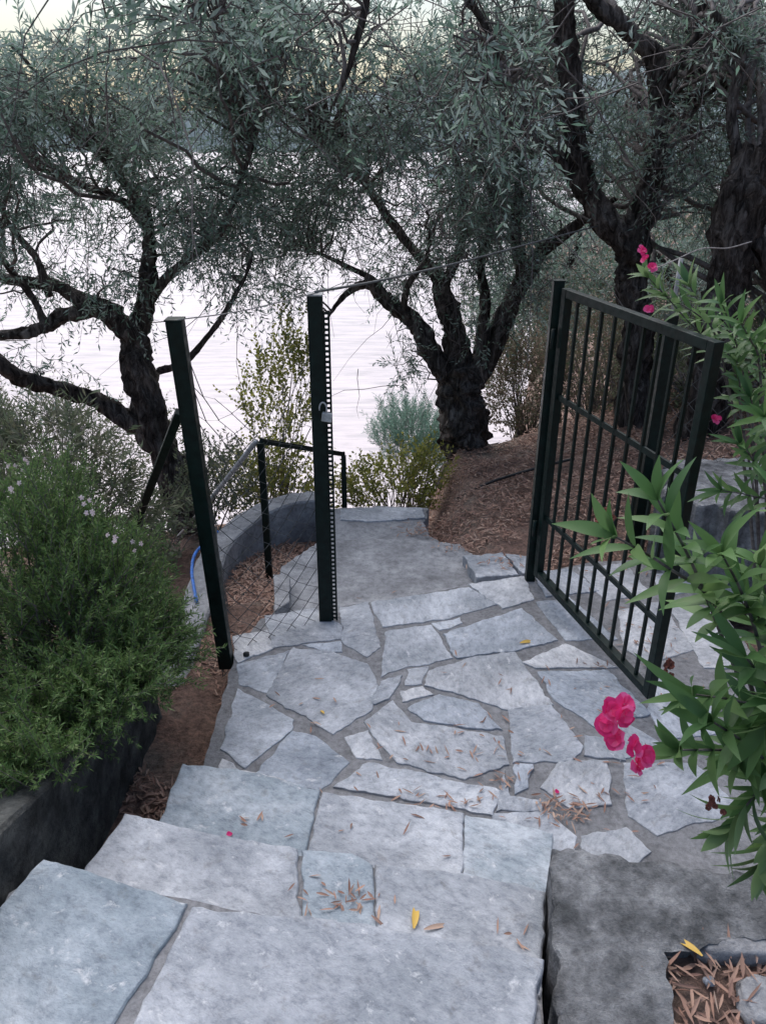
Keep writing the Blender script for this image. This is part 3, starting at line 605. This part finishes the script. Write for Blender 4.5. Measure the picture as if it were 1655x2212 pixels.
shrub('rosemary_bush', 'dense green needle-leaved bush spilling over the planter wall at the left', (-1.45, 2.5, .1),
      [(50,1330,2.5,235,240,.5,1150),(210,1340,2.6,145,185,.4,1000),(305,1430,2.40,90,85,.3,500),(90,1150,2.8,115,120,.35,420),(40,1560,2.05,180,120,.3,620),(210,1510,2.1,110,70,.2,260),(40,1650,1.75,140,50,.15,180)], 'rosemary', 32, (.025, .0050), .13, 80, -.02, .6, -.15, spread=.85)
t, B = shrub('white_oleander', 'oleander with small pale pink-white flower heads behind the needle-leaved bush', ground(110, 3.6), [(80,1010,3.5,150,80,.3,200),(230,1110,3.4,80,80,.25,90)], 'brush', 12, (.07, .011), .22, 30)
def flowers(name, centers, parent, size, mat, per=5, spr=.75, wd=.78):
    for c in centers:
        parts = []
        for _ in range(per):
            p = np.array(c)+rng.normal(size=3)*size*(spr if per > 1 else 0); n = nrm(np.array([[rng.normal()*.5, -1+rng.normal()*.3, .7]]))[0]
            a = nrm(np.cross(n, [0, 0, 1.])[None])[0]; b_ = np.cross(n, a)
            for ring, (sz, up) in enumerate(((1, .25), (.7, .9))):
                th = np.arange(5)*2*np.pi/5+rng.uniform(0, 6)
                D = a[None]*np.cos(th)[:, None]+b_[None]*np.sin(th)[:, None]+rng.normal(size=(5, 3))*.1
                parts.append(strips(np.repeat(p[None], 5, 0), D+n*up, np.repeat(n[None], 5, 0), size*.8*sz, size*wd*sz, rng.uniform(-.1, .4, 5), 8, rng.uniform(-.03, .12), True))
        npmesh(name, *cat(parts), M[mat], parent, True)
for q in ((35,1015,2.9),(55,995,2.95),(30,1055,2.6),(205,1105,2.55),(245,1160,2.45),(180,1085,2.6),(150,990,3.1),(300,1185,2.6)):
    for _ in range(3): c = P(q[0], q[1], Y=q[2])+Vector(rng.normal(size=3))*.016; flowers('flower', [c], t, .014, 'white', 1, wd=.5)
shrub('coastal_shrub', 'grey-green undergrowth below the long limb of the left olive', ground(120, 7), [(150,990,7,260,110,.8,520),(20,930,7.5,180,90,.6,250)], 'brush', 12, (.05, .016), .3, 60, clump=-.1)
shrub('coastal_shrub', 'mixed green shrub between the left olive trunk and the sloping handrail', ground(430, 5.9), [(460,1060,5.9,90,90,.4,240),(370,1150,5.2,90,90,.3,180),(340,1180,4.6,60,70,.3,80)], 'brush', 12, (.04, .018), .22, 40, clump=-.1)
shrub('yellow_green_shrub', 'tall sparse yellow-green sapling rising behind the railing against the bright water', ground(590, 6.5), [(600,1030,6.4,110,70,.4,280),(600,880,6.5,75,120,.3,150),(640,770,6.5,45,70,.25,55)], 'yellowgreen', 10, (.040, .028), .26, 40, clump=-.1)
shrub('yellow_green_shrub', 'low yellow-green shrub just beyond the last visible lower step', ground(850, 6.2), [(830,1065,6.2,95,45,.35,220),(900,1030,6.4,60,60,.3,130)], 'yellowgreen', 10, (.038, .025), .22, 40, clump=-.2)
shrub('feathery_shrub', 'soft pale blue-green feathery shrub left of the central olive bole', ground(890, 8.5), [(885,950,8.5,70,60,.4,400),(930,980,8.2,50,45,.3,150)], 'paleneedle', 34, (.05, .007), .3, 40, up=.9, clump=-.3)
shrub('hillside_bush', 'rusty green bush right of the central olive trunk', ground(1130, 8.2), [(1130,850,8.2,85,110,.6,460),(1100,790,8.4,50,70,.4,120)], 'redbrush', 12, (.045, .02), .26, 60, clump=-.15)
shrub('hillside_bush', 'dark bush on the slope seen through the left bars of the gate', ground(1290, 7.6), [(1280,850,7.8,110,110,.6,420),(1240,740,8.6,110,90,.6,230)], 'redbrush', 12, (.045, .018), .28, 60, clump=-.15)
shrub('hillside_bush', 'dark green bush behind the pale-topped fence post', ground(1470, 6.6), [(1470,860,6.8,120,120,.5,440),(1440,760,8,120,90,.6,220)], 'brush', 12, (.05, .018), .28, 60, clump=-.15)
shrub('hillside_bush', 'dark green bush at the right edge below the leaning trunk', ground(1640, 5.9), [(1640,820,6.1,110,140,.5,380)], 'brush', 12, (.05, .018), .28, 50, clump=-.15)
shrub('hillside_bush', 'broad shadowy thicket far down the slope right of centre', ground(1250, 13), [(1250,690,13,250,110,1.5,600),(1500,640,12,250,150,1.5,500)], 'brush', 12, (.09, .035), .5, 60, clump=-.15)
# ------------------------------------------------------------ oleanders
def oleander(label, root, sh, leafL, leafW, name='pink_oleander'):
    t = thing(name, root, label, 'shrub'); lv = []; stems = []
    for (bx, by, bY, tx, ty, tY, nw) in sh:
        a = P(bx, by, Y=bY); b_ = P(tx, ty, Y=tY); root_v = Vector(root)
        c = catmull([tuple(root_v)+(0,), tuple(root_v.lerp(a, .5)+Vector((0, 0, .12)))+(0,), tuple(a)+(0,), tuple(a.lerp(b_, .55)+Vector((0, 0, .015)))+(0,), tuple(b_)+(0,)], 4)[:, :3]
        stems.append(c); seg = c[8:]; dl = np.cumsum([0]+[np.linalg.norm(seg[i+1]-seg[i]) for i in range(len(seg)-1)]); nw += 2
        for w in range(nw):
            s = dl[-1]*(.12+.88*w/(nw-1)); p = np.array([np.interp(s, dl, seg[:, k]) for k in range(3)])
            i = min(np.searchsorted(dl, s), len(seg)-1); ax = seg[i]-seg[max(i-1, 0)] if i else seg[1]-seg[0]; ax = ax/np.linalg.norm(ax)
            r = rng.uniform(0, 6); u_ = nrm(np.cross(ax, [.3, .2, 1.])[None])[0]; v_ = np.cross(ax, u_); tip = w/(nw-1)
            for k in range(3 if w < nw-1 else 6):
                if rng.uniform() < .06: continue
                th = r+k*2.094+rng.uniform(-.45, .45); rad = u_*math.cos(th)+v_*math.sin(th)
                d = ax*(.5+.85*tip)+rad*(1.0-.35*tip)+rng.normal(size=3)*.09+np.array([0, 0, .05])
                lv.append((p, d, ax-rad*.6+np.array([0, 0, .3]), leafL*rng.uniform(.6, 1.15), leafW*rng.uniform(.8, 1.2), rng.uniform(0, .55)))
    B = np.array([l[0] for l in lv]); D = np.array([l[1] for l in lv]); N = np.array([l[2] for l in lv])
    npmesh('foliage', *strips(B, D, N, np.array([l[3] for l in lv]), np.array([l[4] for l in lv]), np.array([l[5] for l in lv]), 9, .10), M['oleander'], t, True)
    npmesh('stems', *tubes(np.array(stems), np.linspace(.007, .0022, len(stems[0]))[None, :], 6), M['twig'], t, True); return t
near = oleander('near pink oleander with long glossy leaves and bright pink flowers at the right edge', (1.05, 1.3, .31),
 [(1560,1380,1.35,1420,1080,1.3,7),(1560,1330,1.35,1330,1160,1.25,5),(1640,1400,1.35,1560,1200,1.3,5),(1690,1500,1.35,1640,1220,1.35,6),(1700,1650,1.3,1470,1620,1.15,6),(1700,1560,1.3,1500,1500,1.2,5),
  (1720,1600,1.3,1610,1420,1.25,6),(1720,1620,1.25,1580,1780,1.15,7),(1720,1700,1.25,1650,1860,1.15,7),(1720,1650,1.3,1600,1640,1.2,6),(1720,1400,1.5,1690,1080,1.5,6),(1740,1800,1.2,1700,1700,1.2,6),
  (1720,1500,1.2,1660,1560,1.15,6),(1700,1700,1.2,1540,1560,1.15,5),(1720,1450,1.4,1600,1300,1.35,6)], .122, .0245)
fc = [(1318,1532,1.1),(1348,1545,1.09),(1310,1565,1.09),(1330,1598,1.08),(1368,1612,1.09),(1392,1632,1.1),(1350,1520,1.12),(1375,1650,1.1)]
for q in fc: flowers('flower', [P(q[0], q[1], Y=q[2])], near, .029, 'pink', 1, wd=.95)
flowers('withered_flower', [P(1540, 1740, Y=1.15), P(1300, 1120, Y=1.35), P(1445, 1440, Y=1.3)], near, .009, 'dryfl', 9)
back = oleander('second pink oleander with small pink blooms near the pale pole, beyond the gate', (1.75, 2.9, 0),
 [(1560,800,2.9,1400,600,2.9,6),(1560,780,2.8,1490,620,2.8,6),(1600,800,2.8,1560,660,2.7,6),(1650,850,2.8,1640,740,2.7,6),(1600,900,2.8,1590,780,2.7,6),(1600,760,2.9,1440,640,2.9,5),(1650,1000,2.7,1620,860,2.6,6),(1650,1050,2.6,1600,960,2.5,5),(1640,800,2.7,1600,700,2.6,6),(1660,950,2.5,1650,900,2.4,5),(1680,1100,2.6,1560,1060,2.5,5)], .12, .022)
for a, b in ((P(1385, 540, Y=2.85), .026), (P(1392, 560, Y=2.83), .024), (P(1408, 578, Y=2.85), .026), (P(1400, 668, Y=2.85), .026), (P(1545, 905, Y=2.6), .026)): flowers('flower', [a], back, b, 'pink', 1)
# ------------------------------------------------------------ dry leaves
def litter(name, pts, label, L=.05, W=.009, mat='litter', tilt=.35):
    n = len(pts); B = np.array(pts); th = rng.uniform(0, 6.28, n); D = np.stack([np.cos(th), np.sin(th), rng.normal(size=n)*tilt*.4], 1)
    N = np.stack([rng.normal(size=n)*tilt, rng.normal(size=n)*tilt, np.ones(n)], 1)
    return tag(npmesh(name, *strips(B, D, N, L*rng.uniform(.5, 1.4, n), W*rng.uniform(.7, 1.4, n), rng.uniform(-.25, .3, n), 4, .2), M[mat], None, True), label, 'leaves', None, 'stuff')
pts = []
def cl(px, py, z, rx, ry, n, lift=.006):
    for _ in range(n):
        p = P(px, py, z=z); s = sc(px, py, p.y); pts.append((p.x+random.gauss(0, rx*s), p.y+random.gauss(0, ry*s*1.5), z+random.uniform(lift*.6, lift*2)))
for q in [(1225,1755,0,35,14,70),(1080,1690,0,22,14,18),(1040,1635,0,90,14,18),(960,1738,0,45,5,16),(1400,1400,0,60,60,60),(1300,1480,0,60,40,20),(860,1600,0,90,60,14),(1330,1730,0,30,20,10),(1050,1470,0,60,40,8),(700,1500,0,90,80,10),
          (725,1940,.32,45,22,28),(800,1965,.32,25,12,8),(535,1770,.16,15,12,6),(1100,2030,.32,50,8,5),(900,1720,0,60,5,12),(1240,1640,0,120,60,20),(850,1300,-.02,60,10,6),(1080,1560,0,30,40,8),(1450,1240,-.0,120,30,50),(800,1800,.16,120,30,7),
          (905,1150,-.33,22,12,70),(1000,1180,-.16,35,10,70),(1090,1215,-.09,30,10,40)]: cl(*q)
litter('fallen_leaves', pts, 'loose dry olive leaves scattered over the flagstones and steps', .042, .0065)
pts = []
for _ in range(2600):
    x = random.uniform(-1.0, -.66); y = random.uniform(1.5, 3.3)
    if noise.noise(Vector((x*3, y*2.2, 0))) > -.18: pts.append((x, y, float(HT(x, y))+random.uniform(.005, .03)))
for _ in range(3200):
    x = random.uniform(-1.0, -.5); y = random.uniform(3.2, 5.1); pts.append((x, y, float(HT(x, y))+random.uniform(.005, .03)))
litter('leaf_litter', pts, 'brown leaf litter filling the soil channel left of the landing and inside the curved wall', .048, .0085)
pts = []
for _ in range(26000):
    x = random.uniform(.3, 3.2); y = random.uniform(3.7, 8.2)
    if y < 4.4 and x < .95: continue
    if x < .34 and y < 5.6: continue
    if noise.noise(Vector((x*2.5, y*2.5, 7))) < -.25: continue
    pts.append((x, y, HN(x, y)+random.uniform(.008, .045)))
litter('slope_litter', pts, 'reddish brown leaf litter covering the slope below the central olive', .046, .009, tilt=.6)
pts = [(random.uniform(.64, 1.1), random.uniform(.75, 1.24), random.uniform(.38, .41)) for _ in range(560)]
litter('planter_litter', pts, 'dry curled leaves in the soil inside the kerb wall at the lower right', .060, .008)
def single(px, py, z, L, W, ang, label, mat='yleaf', cat_='leaf', curl=.3):
    p = P(px, py, z=z); a = math.radians(ang); V, F = strips(np.array([[p.x, p.y, z+.008]]), np.array([[math.cos(a), math.sin(a), .05]]), np.array([[.2, -.2, 1.]]), L, W, curl, 8, .2)
    tag(npmesh('fallen_leaf' if cat_ == 'leaf' else 'fallen_petal', V, F, M[mat], None, True), label, cat_)
single(893, 2010, .32, .10, .020, 80, 'large yellow leaf on the second step near its edge')
single(915, 2012, .32, .09, .013, 15, 'long brown leaf beside the yellow leaf on the second step', 'litter')
single(1122, 1392, 0, .10, .020, 20, 'yellow leaf on a flagstone left of the open gate')
single(1515, 2070, .415, .10, .018, 130, 'yellow leaf in the dry-leaf pocket inside the kerb wall corner')
single(700, 1545, 0, .04, .012, 120, 'small orange leaf on the large flagstone')
single(490, 1808, .16, .022, .018, 30, 'tiny pink petal on the left slab of the third step', 'pink', 'petal')
single(1198, 1715, 0, .022, .018, 30, 'tiny pink petal on the landing near the leaf pile', 'pink', 'petal')
# ------------------------------------------------------------ light, camera
w = bpy.data.worlds.new('World'); bpy.context.scene.world = w; w.use_nodes = True; nt = w.node_tree
sk = nt.nodes.new('ShaderNodeTexSky'); sk.sky_type = 'NISHITA'; sk.sun_disc = False
EL, AZ = math.radians(55), math.radians(-18)
sk.sun_elevation = EL; sk.sun_rotation = AZ; sk.air_density = 1.2; sk.dust_density = 3.0; sk.ozone_density = 1.5
nt.links.new(sk.outputs[0], nt.nodes['Background'].inputs[0]); nt.nodes['Background'].inputs[1].default_value = .15
sl = bpy.data.lights.new('sun', 'SUN'); sl.energy = 3.2; sl.angle = math.radians(80); sl.color = (.99, .97, .985)
so = bpy.data.objects.new('sun', sl); C.objects.link(so)
dv = Vector((math.sin(AZ)*math.cos(EL), math.cos(AZ)*math.cos(EL), math.sin(EL))); so.rotation_euler = dv.to_track_quat('Z', 'Y').to_euler()
cam = bpy.data.cameras.new('camera'); co = bpy.data.objects.new('camera', cam); C.objects.link(co); bpy.context.scene.camera = co
cam.sensor_fit = 'VERTICAL'; cam.sensor_height = 36; cam.lens = 36*1660/2212; cam.clip_start = .05; cam.clip_end = 12000
co.location = (0, 0, HC); co.rotation_euler = (math.pi/2-TH, 0, 0)
s = bpy.context.scene; s.view_settings.view_transform = 'Standard'; s.view_settings.look = 'None'; s.view_settings.exposure = 0
